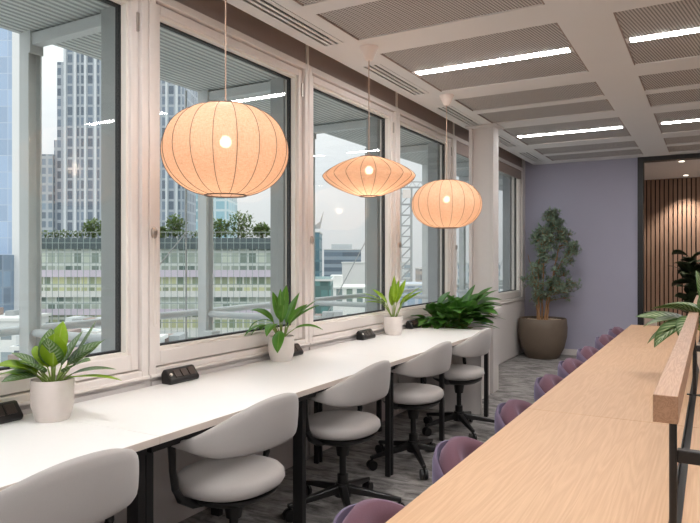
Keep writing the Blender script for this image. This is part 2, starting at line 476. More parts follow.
# ------------------------------------------------------------------ black framed opening and the room beyond
d = MB().box(-.87, -.80, YB-.03, YB+.13, 0, ZC).box(-.80, XR, YB-.03, YB+.13, ZC-.06, ZC).box(1.6, 1.67, YB-.03, YB+.13, 0, ZC-.06)
struct(d.build('door_1', M['black'], smooth=False))
struct(MB().box(-2.55, XR, YB+.12, 12.3, ZC, ZC+.1).build('ceiling_far_room', M['ceil'], smooth=False))
wf = sempty('wall_far')
MB().box(-2.55, XR, 12.13, 12.3, 0, ZC).build('backing', M['slatback'], wf, smooth=False)
s = MB(); x = -2.4
while x < XR-.05:
    s.box(x, x+.049, 12.095, 12.131, 0, ZC); x += .068
s.build('slats', M['slat'], wf, smooth=False)
struct(MB().box(-2.65, -2.55, YB+.12, 12.3, 0, ZC).build('wall_far_room_left', M['wall_white'], smooth=False))
for i, (x, y, lb) in enumerate(((-.37, 10.05, 'nearer the black door frame'), (-.37, 11.75, 'closer to the slatted wall'), (.9, 11.75, None), (2.2, 11.75, None), (1.4, 10.05, None))):
    t = thing('downlight', 'small round recessed downlight in the far room ceiling, '+(lb or 'outside the photo'), 'downlight', (x, y, ZC), 0, 'downlights in the far room')
    MB().lathe([(.035, -.001), (.05, -.004), (.05, .0), (.035, .0)], 24).build('trim_ring', M['cap_white'], t)
    MB().lathe([(0, -.002), (.035, -.002), (.035, 0), (0, 0)], 20).build('lens', M['down'], t)
    L = bpy.data.lights.new('downlight_spot', 'SPOT'); L.energy = 130; L.color = (1, .89, .79); L.spot_size = R(95); L.spot_blend = .6; L.shadow_soft_size = .03
    lo = bpy.data.objects.new('downlight_spot', L); C.objects.link(lo); lo.parent = t; lo.location = (0, 0, -.015)

# ------------------------------------------------------------------ white window desks
DB, DF = -2.355, -1.66
desk_lab = ['white laminate window desk on black legs, nearest the camera at the left edge', 'white laminate window desk on black legs, middle one, under the largest lantern lamp', 'white laminate window desk on black legs, farthest, ending at the leafy planter']
for (a, b), lb in zip(((-.36, 1.6), (1.6, 3.60), (3.60, 5.385)), desk_lab):
    m = (a+b)/2; h = (b-a)/2
    t = thing('window_desk', lb, 'desk', ((DB+DF)/2, m, 0), 0, 'white desks along the windows'); wx = (DF-DB)/2
    MB().box(-wx, wx, -h+.0006, h-.0006, .712, .74).build('desktop', M['desk'], t, smooth=False, bevel=.002)
    MB().box(wx-.0005, wx+.001, -h+.0006, h-.0006, .7135, .7385).build('edge_band', M['desk_edge'], t, smooth=False)
    MB().box(wx-.10, wx-.05, -h+.01, h-.01, .672, .711).box(-wx+.05, -wx+.10, -h+.01, h-.01, .672, .711).build('rail', M['black'], t, smooth=False)
    for yy in (-h+.019, 0, h-.019):
        lw_ = .011 if abs(m+yy-3.60) < .06 else .0175
        for xx in (wx-(.03 if m+yy > 5.2 else .095), -wx+.075):
            hx_ = .028 if m+yy < 3.3 else .016
            MB().box(xx-hx_, xx+hx_, yy-lw_, yy+lw_, 0, .672).build('leg', M['black'], t, smooth=False, bevel=.003)
        MB().box(-wx+.104, wx-.124, yy-.015, yy+.015, .675, .711).build('crossbar', M['black'], t, smooth=False)

# power modules
t0 = None
pm_lab = ['black desktop power module at the left edge, beside the silver-leaved plant', 'black desktop power module under the largest lantern lamp, on open desk', 'black desktop power module half hidden behind the arching lily pot', 'black desktop power module just left of the small far white pot', 'black desktop power module against the leafy planter']
for i, (y, lb) in enumerate(zip((1.41, 2.37, 3.33, 4.34, 5.24), pm_lab)):
    loc = (-2.315, y, .74)
    if t0 is None:
        t0 = thing('power_module', lb, 'power module', loc, 0, 'power modules on the desk')
        poly = [(-.032, .0), (.030, .0), (.036, .012), (.036, .022), (-.004, .070), (-.020, .072), (-.034, .05)]
        MB().prism(poly, 1, -.10, .10).build('body', M['black_plastic'], t0, smooth=False, bevel=.008, seg=3)
        rot = Matrix.Translation((.017, 0, .047)) @ Matrix.Rotation(math.atan2(.048, .040), 4, 'Y')
        for q in range(3):
            MB().box(-.021, .021, -.048+q*.048-.020+.008, -.048+q*.048+.020+.008, -.001, .004, rot).build('socket', M['socket'], t0, smooth=False, bevel=.002)
        MB().lathe([(0, 0), (.008, 0), (.008, .006), (0, .006)], 12).build('button', M['chrome'], t0).matrix_local = Matrix.Translation((.017, -.083, .046)) @ Matrix.Rotation(math.atan2(.048, .040), 4, 'Y')
    else: dup(t0, loc, 0, lb)

# ------------------------------------------------------------------ grey task chairs
def task_chair(label, loc, rz):
    t = thing('task_chair', label, 'chair', loc, rz, 'grey task chairs at the window desks')
    # seat cushion
    prof = [(.02, .425), (.75, .425), (.95, .437), (1.0, .455), (.985, .478), (.92, .493), (.7, .502), (.35, .505), (.02, .506)]
    N = 40
    def fs(i, j):
        r, z = prof[i]; a = 2*PI*j/N; e = 2/2.35
        cx, sx = math.cos(a), math.sin(a)
        return (-.015+.205*r*math.copysign(abs(cx)**e, cx), .222*r*math.copysign(abs(sx)**e, sx), z)
    MB().grid(fs, len(prof), N, cv=True, capu=True).build('seat', M['chairgrey'], t, angle=60)
    MB().lathe([(.02, .385), (.15, .388), (.188, .41), (.195, .424), (.02, .424)], 32, (-.015, 0, 0)).build('seat_pan', M['black_plastic'], t)
    # wrap-around backrest: a band that thins out into the two arms
    NP, NC = 44, 14; PH = R(122)
    def fb(i, j):
        ph = -PH+2*PH*i/(NP-1); s = abs(ph)/PH
        up = smoothstep(.86, .0, s)
        top = .672+.150*up; bot = .650-.034*smoothstep(.85, .35, s)
        if s > .92: bot += .008*(s-.92)/.08
        a = 2*PI*j/NC; q = 2/3.2
        ca, sa = math.cos(a), math.sin(a)
        oy = math.copysign(abs(ca)**q, ca); oz = math.copysign(abs(sa)**q, sa)
        z = (top+bot)/2+oz*(top-bot)/2
        th = .014+.004*up
        wide = 1+.30*smoothstep(.80, 1, s)
        lean = (z-.62)*.11*max(0, math.cos(ph))
        rx = .205+oy*th*wide+lean; ry = .280+oy*th*wide
        cx = math.cos(ph)
        x = rx*cx if cx > 0 else .36*cx
        yv = ry*math.copysign(abs(math.sin(ph))**.8, math.sin(ph)) if cx > 0 else (ry-.0*s)*math.copysign(1, ph)*(1-.10*cx*cx)
        return (x, yv, z)
    MB().grid(fb, NP, NC, cv=True, capu=True).build('backrest', M['chairgrey'], t, angle=70)
    for sy in (-1, 1):
        MB().tube([(-.06, sy*.281, .655), (-.055, sy*.281, .56), (-.045, sy*.276, .49), (-.04, sy*.255, .445), (-.03, sy*.20, .412), (-.02, sy*.10, .397)], [.016, .014, .015, .017, .018, .016], 10).build('arm_support', M['black_plastic'], t)
    MB().lathe([(.0, .08), (.030, .08), (.030, .20), (.0185, .205), (.0185, .30), (.032, .302), (.045, .386), (0, .386)], 20).build('gas_lift', M['black_plastic'], t)
    MB().lathe([(0, .085), (.045, .085), (.05, .11), (.038, .155), (0, .155)], 20).build('hub', M['black_plastic'], t)
    for k in range(5):
        a = 2*PI*k/5+.35; ca, sa = math.cos(a), math.sin(a)
        mt = Matrix.Rotation(a, 4, 'Z')
        def fl(i, j):
            u = i/5; x = .03+.285*u; z = .125-.045*u; hw = .024-.010*u; hh = .020-.010*u
            return mt @ Vector((x, (-hw, hw, hw*.8, -hw*.8)[j], z+(-hh, -hh, hh, hh)[j]))
        lg = MB().grid(fl, 6, 4, cv=True, capu=True).build('base_leg', M['black_plastic'], t, smooth=False, bevel=.004)
        cs = MB()
        w0 = Vector((.305*ca, .305*sa, .032)); tdir = Vector((-sa, ca, 0))
        for o in (-.014, .014):
            cs.tube([w0+tdir*(o-.008), w0+tdir*(o+.008)], .031, 18)
        cs.tube([(.305*ca, .305*sa, .035), (.305*ca, .305*sa, .085)], .008, 8)
        cs.build('caster', M['black_plastic'], lg)
    return t
labs = ['grey upholstered task chair nearest the camera, its backrest filling the lower left corner',
        'grey upholstered task chair second from the camera, under the front of the desk',
        'grey upholstered task chair in the middle of the five at the white desk',
        'grey upholstered task chair fourth from the camera, its back hiding a desk leg',
        'grey upholstered task chair farthest from the camera, beside the leafy planter']
ch = task_chair(labs[0], (-1.70, 1.17, 0), R(-3))
for (x, y, rz), lb in zip(((-1.70, 2.04, R(-1)), (-1.725, 2.97, R(0)), (-1.72, 3.89, R(-2)), (-1.735, 4.81, R(1))), labs[1:]):
    dup(ch, (x, y, 0), rz, lb)

# ------------------------------------------------------------------ plum tub chairs
def tub_chair(label, loc, rz):
    t = thing('tub_chair', label, 'chair', loc, rz, 'plum chairs along the oak table')
    NP, NC = 40, 14; PH = R(92)
    def band(off, th, dz):
        def fb(i, j):
            ph = -PH+2*PH*i/(NP-1); s = abs(ph)/PH
            top = .47+(.29-dz)*max(.0, math.cos(min(1, s)*PI/2))**.62; bot = .405
            a = 2*PI*j/NC; q = 2/2.3
            ca, sa = math.cos(a), math.sin(a)
            oy = math.copysign(abs(ca)**q, ca); oz = math.copysign(abs(sa)**q, sa)
            z = (top+bot)/2+oz*(top-bot)/2
            lean = (z-.41)*.16*max(0, math.cos(ph))-.25*max(0, z-.68)
            r = .215+off+oy*th
            return ((r+lean)*math.cos(ph), (r+.012)*math.sin(ph), z)
        return MB().grid(fb, NP, NC, cv=True, capu=True)
    band(-.028, .052, -.004).build('backrest', M['plum'], t, angle=80)
    band(.022, .013, .018).build('outer_shell', M['violet'], t, angle=80)
    MB().lathe([(.01, .40), (.19, .40), (.215, .42), (.215, .455), (.19, .475), (.01, .48)], 32).build('seat', M['plum'], t, angle=60)
    for sx in (-1, 1):
        for sy in (-1, 1):
            MB().tube([(sx*.12, sy*.12, .40), (sx*.20, sy*.20, 0)], [.014, .009], 10).build('leg', M['black'], t)
    return t
plab = ['nearest the camera, at the bottom edge', 'second from the camera', 'third from the camera', 'fourth from the camera', 'fifth from the camera', 'sixth from the camera', 'seventh from the camera', 'farthest from the camera']
ys = (1.36, 2.00, 2.66, 3.35, 3.97, 4.58, 5.36, 6.05)
tc = None
for y, lb in zip(ys, plab):
    lb = 'plum velvet tub chair along the oak table, '+lb
    if tc is None: tc = tub_chair(lb, (-.51, y, 0), PI)
    else: dup(tc, (-.51+rnd(-.01, .01), y, 0), PI+rnd(-.06, .06), lb)

# ------------------------------------------------------------------ oak table
TX0, TX1 = -.66, .51; SX = -.075
t = thing('oak_table', 'long oak table with a black cable slot down its middle', 'table', (SX, 3.48, 0))
for a, b in ((.45, 2.64), (2.64, 4.86), (4.86, 6.52)):
    for x0, x1 in ((TX0-SX, -.013), (.013, TX1-SX)):
        MB().box(x0, x1, a-3.48+.0012, b-3.48-.0012, .706, .74).build('tabletop', M['oak'], t, smooth=False, bevel=.0015)
MB().box(-.0125, .0125, .45-3.48, 6.52-3.48, .70, .712).box(-.013, -.009, .45-3.48, 6.52-3.48, .712, .742).box(.009, .013, .45-3.48, 6.52-3.48, .712, .742).build('cable_slot', M['black'], t, smooth=False)
for yy in (.8, 3.48, 6.2):
    for xx in (-.12, .12):
        MB().box(xx-.03, xx+.03, yy-3.48-.03, yy-3.48+.03, 0, .70).build('leg', M['black'], t, smooth=False)
MB().box(-.15, .15, .6-3.48, 6.4-3.48, .66, .70).build('under_frame', M['black'], t, smooth=False)

t = thing('oak_rail', 'raised oak rail on black posts standing along the middle of the oak table', 'rail', (-.082, 1.435, .74))
MB().box(-.023, .023, 0, 4.2, .28, .336).build('beam', M['oakend'], t, smooth=False, bevel=.0015)
for yy in (.02, 1.82, 3.62):
    MB().tube([(.013, yy, .004), (.013, yy, .28)], .0075, 14).build('post', M['black'], t)
    MB().box(-.017, .043, yy-.012, yy+.012, .0025, .006).build('foot', M['black'], t, smooth=False)
    MB().box(.02, .40, yy+.0, yy+.022, .198, .224).build('bracket_arm', M['black'], t, smooth=False, bevel=.002)

# ------------------------------------------------------------------ pendant lanterns
def pendant(label, loc, w, h, kind, nrib):
    t = thing('pendant_lamp', label, 'pendant lamp', loc, 0, 'linen lantern lamps over the window desk')
    NPf = 25
    def prof(s):                                   # s 0..1 bottom -> top
        if kind == 'globe':
            a = -PI/2+PI*s; a = max(-1.32, min(1.32, a*1.32/(PI/2)))
            return (w/2*math.cos(a)**.80, h/2*math.sin(a)/math.sin(1.32))
        z = (s*2-1); r0 = .20
        r = w/2*(r0+(1-r0)*(1-abs(z)**1.5)**.85)
        return (r, h/2*z)
    ps = [prof(i/(NPf-1)) for i in range(NPf)]
    K = 6; n = nrib*K
    def fn(i, j):
        r, z = ps[i]; a = 2*PI*j/n; f = (j % K)/K
        rr = r*(1-.03*(math.sin(PI*f)))
        return (rr*math.cos(a), rr*math.sin(a), z)
    MB().grid(fn, NPf, n, cv=True).build('lamp_shade', M['shade'], t, angle=80)
    rb = MB()
    for k in range(nrib):
        a = 2*PI*k/nrib
        rb.tube([(r*1.004*math.cos(a), r*1.004*math.sin(a), z) for r, z in ps], .0014, 5)
    rb.build('rib_wire', M['wire'], t)
    for sgn, i in ((-1, 0), (1, NPf-1)):
        r, z = ps[i]; rg = MB()
        rg.tube([(r*math.cos(2*PI*q/32), r*math.sin(2*PI*q/32), z) for q in range(33)], .004, 6)
        if sgn > 0:
            for q in range(3): rg.tube([(0, 0, z), (r*math.cos(q*2*PI/3), r*math.sin(q*2*PI/3), z)], .002, 5)
        rg.build('end_ring', M['wire'], t)
    zt = ZC-loc[2]
    bz = .04
    MB().lathe([(0, -.026+bz), (.014, -.023+bz), (.024, -.012+bz), (.027, .002+bz), (.022, .016+bz), (.012, .026+bz), (0, .0265+bz)], 20).build('bulb', M['bulb'], t)
    MB().lathe([(0, .0265+bz), (.014, .0265+bz), (.018, .04+bz), (.018, .10+bz), (.006, .105+bz), (0, .105+bz)], 16).build('lamp_holder', M['brown'], t)
    MB().tube([(0, 0, .10+bz), (0, 0, zt-.06)], .0035, 8).build('cord', M['cord'], t)
    MB().lathe([(0, zt-.085), (.02, zt-.085), (.026, zt-.08), (.062, zt-.002), (.062, zt), (0, zt)], 32).build('ceiling_rose', M['cap_white'], t)
    L = bpy.data.lights.new('bulb_light', 'POINT'); L.energy = 2.7; L.color = (1, .76, .57); L.shadow_soft_size = .034
    lo = bpy.data.objects.new('bulb_light', L); C.objects.link(lo); lo.parent = t; lo.location = (0, 0, -.01)
pendant('largest round linen lantern lamp, nearest the camera, glowing warm', (-1.93, 2.26, 1.845), .571, .405, 'globe', 18)
pendant('flat saucer shaped linen lantern lamp, middle of the three', (-1.93, 3.66, 1.885), .60, .252, 'saucer', 20)
pendant('smaller looking round linen lantern lamp, farthest of the three', (-1.93, 5.05, 1.81), .58, .39, 'globe', 18)

# ------------------------------------------------------------------ desk plants
def plant(name, label, loc, pr, ph, potmat, leaves, leafm, cat='plant', soil='soil', stemm='stem', base=.8, pot=True, group=None, potz=0):
    """leaves: (az, petiole_len, petiole_elev, blade_elev, L, W, droop)"""
    t = thing(name, label, cat, loc, 0, group)
    if pot:
        MB().lathe([(0, 0), (pr*base*.95, 0), (pr*base, .006), (pr*.97, ph*.35), (pr, ph*.97), (pr*.985, ph), (pr*.93, ph), (pr*.92, ph*.86), (0, ph*.86)], 40).build('pot', potmat, t, angle=50)
        sb = MB()
        for _ in range(70):
            a = rnd(0, 2*PI); r = pr*.86*math.sqrt(rnd(0, 1)); q = rnd(.004, .009)
            sb.box(-q, q, -q*.7, q*.7, -q*.5, q*.5, Matrix.Translation((r*math.cos(a), r*math.sin(a), ph*.875)) @ Matrix.Rotation(rnd(0, 6), 4, 'Z') @ Matrix.Rotation(rnd(-.6, .6), 4, 'X'))
        sb.lathe([(0, ph*.8), (pr*.915, ph*.8), (pr*.915, ph*.87), (0, ph*.875)], 24)
        sb.build('soil', M[soil], t, smooth=False)
    WK = 1.35; lb = {}; sm = MB(); z0 = ph*.86 if pot else potz
    for L_ in leaves:
        az, pl, pe, be, L, W, dr = L_[:7]; mk = L_[7] if len(L_) > 7 else leafm
        mb = lb.setdefault(mk, MB())
        r0 = rnd(0, pr*.35); b0 = Vector((r0*math.cos(az), r0*math.sin(az), z0))
        if len(L_) > 8: b0 = Vector((L_[8][0], L_[8][1], z0))
        tip = b0+Vector((math.cos(az)*math.cos(pe)*pl, math.sin(az)*math.cos(pe)*pl, math.sin(pe)*pl))
        sm.tube([b0, (b0+tip)/2+Vector((0, 0, pl*.06)), tip], [.0042, .0034, .0026], 6)
        mb.leaf(tip, az, be, L, W*WK, dr, rnd(.08, .25), 9, rnd(-.3, .3), rnd(.7, .95), rnd(-.25, .25))
    sm.build('stems', M[stemm], t)
    for mk, mb in lb.items():
        mb.build('foliage', M[mk], t, angle=180, solid=.0008)
    return t
random.seed(3)
IM = lambda deg: YAW+R(deg)     # azimuth counted from the picture's right-hand direction
lv = []
for a, pe, L, W, be, dr, mk, pl in ((178, 35, .17, .055, 12, .5, 'leaf_bright', .06), (160, 50, .15, .075, 22, .5, 'leaf_bright', .07), (-150, 35, .13, .05, 8, .5, 'leaf_agla', .06), (120, 75, .15, .06, 75, .2, 'leaf_agla', .08),
        (90, 80, .16, .05, 68, .1, 'leaf_bright', .10), (-80, 80, .14, .055, 70, .2, 'leaf_agla', .07), (-60, 78, .15, .055, 78, .2, 'leaf_bright', .07), (20, 62, .20, .04, 50, -.35, 'leaf_agla', .09), (-25, 45, .16, .05, 32, .4, 'leaf_agla', .07),
        (5, 40, .18, .045, 14, .35, 'leaf_agla', .06), (-8, 30, .24, .03, 8, .35, 'leaf_bright', .05), (40, 55, .17, .05, 40, .3, 'leaf_agla', .08), (140, 60, .14, .05, 45, .4, 'leaf_bright', .07), (-120, 55, .12, .06, 40, .5, 'leaf_agla', .06)):
    lv.append((IM(a), pl, R(pe), R(be), L*.92, W*1.28, dr, mk))
for a, pe, be, L, W, dr in ((165, 40, 20, .13, .07, .6), (-170, 60, 45, .12, .065, .5), (60, 70, 60, .16, .06, .3), (200, 50, 30, .13, .06, .7), (15, 55, 38, .17, .055, -.1)):
    lv.append((IM(a), .07, R(pe), R(be), L, W, dr, 'leaf_bright' if a in (165, 200) else 'leaf_agla'))
plant('silver_leaf_plant', 'bushy plant with striped silver leaves in a white pot, nearest the camera', (-2.195, 1.57, .74), .078, .155, M['pot_white'], lv, 'leaf_agla')
lv = []
for a, pe, be, L, W, dr in ((170, 65, 25, .20, .035, 1.9), (190, 60, 20, .17, .04, 1.8), (150, 70, 50, .20, .04, 1.2), (120, 78, 70, .20, .04, .5), (80, 82, 74, .24, .045, .3), (60, 75, 62, .23, .05, .4), (30, 68, 48, .26, .042, .4), (5, 40, 20, .18, .06, .9),
        (-90, 40, -20, .17, .055, .9), (-110, 60, 20, .16, .05, 1.7), (-40, 65, 55, .2, .04, .6), (100, 80, 85, .21, .04, .3), (140, 60, 20, .16, .04, 1.6), (15, 62, 44, .22, .035, .5), (-160, 55, 10, .19, .04, 1.3), (45, 70, 60, .18, .03, .7)):
    lv.append((IM(a), rnd(.07, .12), R(pe), R(be), L, W, dr))
plant('arching_lily_plant', 'arching green lily plant in a smooth white pot beside the window joint', (-2.265, 3.16, .74), .08, .15, M['pot_white2'], lv, 'leaf_lily')
lv = []
for a, pe, be, L, W, dr in ((175, 60, 25, .24, .05, .6), (165, 62, 35, .24, .05, .6), (190, 55, 20, .16, .045, .6), (150, 70, 55, .18, .04, .6), (100, 82, 80, .17, .04, .2), (60, 80, 72, .2, .04, .2), (40, 76, 66, .22, .04, .2), (15, 68, 50, .22, .04, .4), (-30, 65, 60, .16, .035, .5), (80, 85, 82, .22, .035, .1), (20, 60, 38, .2, .03, .4)):
    lv.append((IM(a), rnd(.10, .15), R(pe), R(be), L, W, dr))
plant('small_pale_plant', 'small upright plant with pale stems in a white pot beside the far planter', (-2.255, 4.70, .74), .078, .15, M['pot_white2'], lv, 'leaf_bright')

# planter at the end of the desks
t = thing('planter_box', 'white box planter closing the end of the white desks by the column', 'planter', (-2.04, 5.82, 0))
MB().box(-.31, .11, -.395, -.375, 0, .715).box(-.31, .11, .40, .425, 0, .715).box(-.31, -.285, -.375, .40, 0, .715).box(.085, .11, -.375, .40, 0, .715).build('box', M['wall_white'], t, smooth=False, bevel=.003)
MB().box(-.31, .295, -.425, -.3955, 0, .71).build('end_panel', M['wall_white'], t, smooth=False, bevel=.002)
MB().box(-.285, .085, -.375, .40, .60, .67).build('soil', M['soil'], t, smooth=False)
random.seed(11)
for (x, y, nl, sc, lb) in ((-2.24, 5.57, 38, 1.1, 'dark leafy bush in the box planter, left end by the window'), (-2.14, 5.54, 36, .95, 'dark leafy bush in the middle of the box planter'), (-2.03, 5.62, 54, 1.3, 'largest leafy bush in the box planter, right end by the column'), (-2.12, 5.95, 24, 1.0, 'leafy bush at the back of the box planter')):
    lv = []
    for i in range(nl):
        a = 2*PI*i/nl*2.4+rnd(-.3, .3); pe = rnd(40, 84)
        if (x < -2.1 and math.cos(a) < -.1) or math.cos(a) < -.45: a = PI-a      # keep clear of the glass
        if x > -2.05 and math.cos(a) > .2: pe = max(pe, 45)
        lv.append((a, rnd(.10, .23)*sc, R(pe), R(pe-rnd(5, 45)), rnd(.14, .22)*sc, rnd(.06, .09)*sc, rnd(.2, 1.0)))
    if x < -2.2:
        for q in range(9): lv.append((R(-100+rnd(-25, 45)), rnd(.12, .2), R(rnd(35, 60)), R(rnd(-5, 35)), rnd(.17, .23), .075, rnd(.3, .9)))
    if x > -2.05:
        lv.append((0.15, .12, R(30), R(8), .2, .05, .35)); lv.append((IM(25), .15, R(45), R(35), .24, .05, .2)); lv.append((IM(50), .2, R(55), R(45), .2, .04, .1))
    plant('leafy_bush', lb, (x, y, .67), .10, 0, None, lv, 'leaf_bush', 'plant', pot=False, group='bushes in the box planter')
t = MB().box(-.015, .012, -.03, .03, 0, .06).build('blue_card_box', M['blue'], smooth=False, bevel=.002); t.location = (-1.945, 6.10, .7155)
tag(t, 'small blue box on the planter edge beside the column', 'box')

# ------------------------------------------------------------------ olive tree in stone pot
random.seed(21)
t = thing('olive_tree', 'olive tree in a large round stone pot against the lilac wall', 'plant', (-2.035, 8.99, 0))
MB().lathe([(0, 0), (.20, 0), (.215, .01), (.285, .14), (.322, .30), (.328, .42), (.318, .535), (.308, .545), (.292, .54), (.288, .47), (0, .47)], 56).build('pot', M['stone_pot'], t, angle=45)
g = MB()
for _ in range(260):
    a = rnd(0, 2*PI); r = .28*math.sqrt(rnd(0, 1)); q = rnd(.008, .016)
    g.box(-q, q, -q*.8, q*.8, -q*.5, q*.5, Matrix.Translation((r*math.cos(a), r*math.sin(a), .512)) @ Matrix.Rotation(rnd(0, 6), 4, 'Z') @ Matrix.Rotation(rnd(-.6, .6), 4, 'X'))
g.lathe([(0, .46), (.286, .46), (.286, .51), (0, .513)], 24)
g.build('gravel', M['gravel'], t, smooth=False)
tr = MB(); lf = MB(); nodes = []
for (bx, by, pts_) in ((-.06, .0, ((-.08, .0, .8), (-.12, .02, 1.1), (-.20, .0, 1.42))), (-.01, .03, ((-.01, .04, .85), (.0, .05, 1.3), (.08, .04, 1.75), (.10, .03, 1.93))),
        (.03, -.02, ((.07, -.03, .82), (.14, -.04, 1.1), (.30, -.04, 1.38))), (-.03, -.05, ((-.04, -.09, .85), (-.03, -.14, 1.2), (.02, -.15, 1.55))), (.05, .04, ((.08, .06, .85), (.14, .09, 1.25), (.22, .10, 1.6)))):
    ps = [Vector((bx, by, .50))]+[Vector(p) for p in pts_]
    fine_ = []
    for i in range(len(ps)-1):
        for q in range(5): fine_.append(ps[i].lerp(ps[i+1], q/5)+Vector((rnd(-1, 1), rnd(-1, 1), 0))*.006)
    fine_.append(ps[-1]); nn = len(fine_)
    tr.tube(fine_, [.015*(1-.75*i/(nn-1)) for i in range(nn)], 8)
    nodes += [p for p in fine_ if p.z > .72]
def twig(p, e, leaves):
    mid = (p+e)/2+Vector((rnd(-.03, .03), rnd(-.03, .03), rnd(-.02, .03))); e = e.copy()
    pts = [(p*(1-u)*(1-u)+mid*(2*u*(1-u))+e*(u*u)) for u in [i/6 for i in range(7)]]
    tr.tube(pts, [.0055*(1-.7*i/6) for i in range(7)], 5)
    for i in range(leaves):
        u = rnd(.25, 1.05); b = p*(1-u)*(1-u)+mid*(2*u*(1-u))+e*(u*u)
        lf.leaf(b, rnd(0, 2*PI), rnd(-.6, 1.1), rnd(.05, .085), rnd(.017, .026), rnd(-.3, .6), .2, 3)
    return pts
cnt = 0
while cnt < 130:
    z = rnd(.78, 1.98); a = rnd(0, 2*PI); f = math.sqrt(rnd(.05, 1))
    k = (z-.78)/1.2
    rr = .43*math.sin(PI*min(1, (.10+.90*k)**.75))**.75+.05
    if z > 1.45: rr *= 1-.35*(z-1.45)/.5
    e = Vector((.10+rr*1.02*f*math.cos(a)+.05*(k-.3), rr*.85*f*math.sin(a), z))
    if e.x < -.24 or e.y > .30: continue
    if math.sin(e.x*13+1)*math.sin(e.z*9+.5) < -.55: continue
    st = min(nodes, key=lambda p: (p-e).length+(.5 if p.z > e.z-.02 else 0))
    pts = twig(st, e, 22)
    for _ in range(3):
        d = Vector((rnd(-1, 1), rnd(-1, 1), rnd(-.6, 1))).normalized()*rnd(.06, .12)
        e2 = pts[4]+d
        if e2.x > -.25 and e2.y < .33: twig(pts[4], e2, 11)
    cnt += 1
tr.build('trunk', M['bark'], t)
lf.build('foliage', M['leaf_olive'], t, angle=180)

# ------------------------------------------------------------------ plants at the right, armchair in far room
random.seed(5)
lv = []
for a, pe, be, L, W, dr in ((180, 30, 10, .24, .075, .7), (170, 45, 25, .22, .07, .7), (195, 25, -5, .25, .075, .8), (205, 30, -10, .27, .08, .8), (150, 60, 30, .22, .07, .9), (120, 75, 75, .22, .10, .3), (90, 80, 70, .2, .09, .3), (60, 70, 55, .2, .08, .5), (0, 50, 30, .22, .08, .6), (-60, 50, 20, .2, .08, .7), (220, 35, 0, .2, .07, .9), (-20, 40, 20, .2, .07, .7), (30, 60, 40, .2, .08, .6), (185, 55, 42, .2, .075, .8), (162, 30, 14, .26, .07, .45)):
    lv.append((R(a)+YAW*.6, rnd(.14, .2), R(min(80, pe+22)), R(be), L*1.05, W*1.15, dr))
plant('variegated_plant', 'variegated broad leaved plant in a white pot on the oak table behind the rail', (.02, 3.85, .74), .09, .17, M['pot_white2'], lv, 'leaf_var')
t = thing('dark_leaf_plant', 'tall dark broad leaved plant in the far room at the right edge', 'plant', (-.27, 10.4, 0))
MB().lathe([(0, 0), (.13, 0), (.17, .05), (.19, .40), (.175, .40), (.17, .36), (0, .36)], 32).build('pot', M['stone_pot'], t)
MB().tube([(0, 0, .3), (.02, .01, .7), (0, 0, 1.1), (-.01, .0, 1.3)], [.018, .015, .012, .006], 8).build('stem', M['stem_dark'], t)
lf = MB()
for i in range(44):
    z = .55+.8*i/43; a = i*2.4
    lf.leaf((0, 0, z), a, rnd(.3, 1.15), rnd(.24, .36), rnd(.15, .21), rnd(.6, 1.7), .1, 7, rnd(-.4, .4), .8, rnd(-.5, .5))
lf.build('foliage', M['leaf_dark'], t, angle=180, solid=.001)
t = thing('armchair', 'cream armchair with dark back rim in the far room, beside the black frame', 'chair', (-1.02, 10.35, 0))
MB().lathe([(0, .30), (.27, .30), (.29, .33), (.29, .41), (.26, .43), (0, .44)], 32).build('seat', M['lounge'], t)
def arc(r0, r1, z0, z1, mat, nm, bev):
    n = 24; mb = MB()
    def fn(i, j):
        a = -PI*.15+PI*1.3*i/(n-1)+PI
        r, z = ((r0, z0), (r1, z0), (r1, z1), (r0, z1))[j]
        return (r*math.cos(a), -r*math.sin(a)*-1, z)
    mb.grid(fn, n, 4, cv=True, capu=True).build(nm, mat, t, bevel=bev)
arc(.27, .32, .30, .575, M['lounge'], 'backrest', .012)
arc(.262, .328, .577, .60, M['black'], 'back_rim', .006)
for k in range(4):
    a = PI/4+k*PI/2
    MB().tube([(.2*math.cos(a), .2*math.sin(a), .30), (.25*math.cos(a), .25*math.sin(a), 0)], [.016, .011], 8).build('leg', M['black'], t)

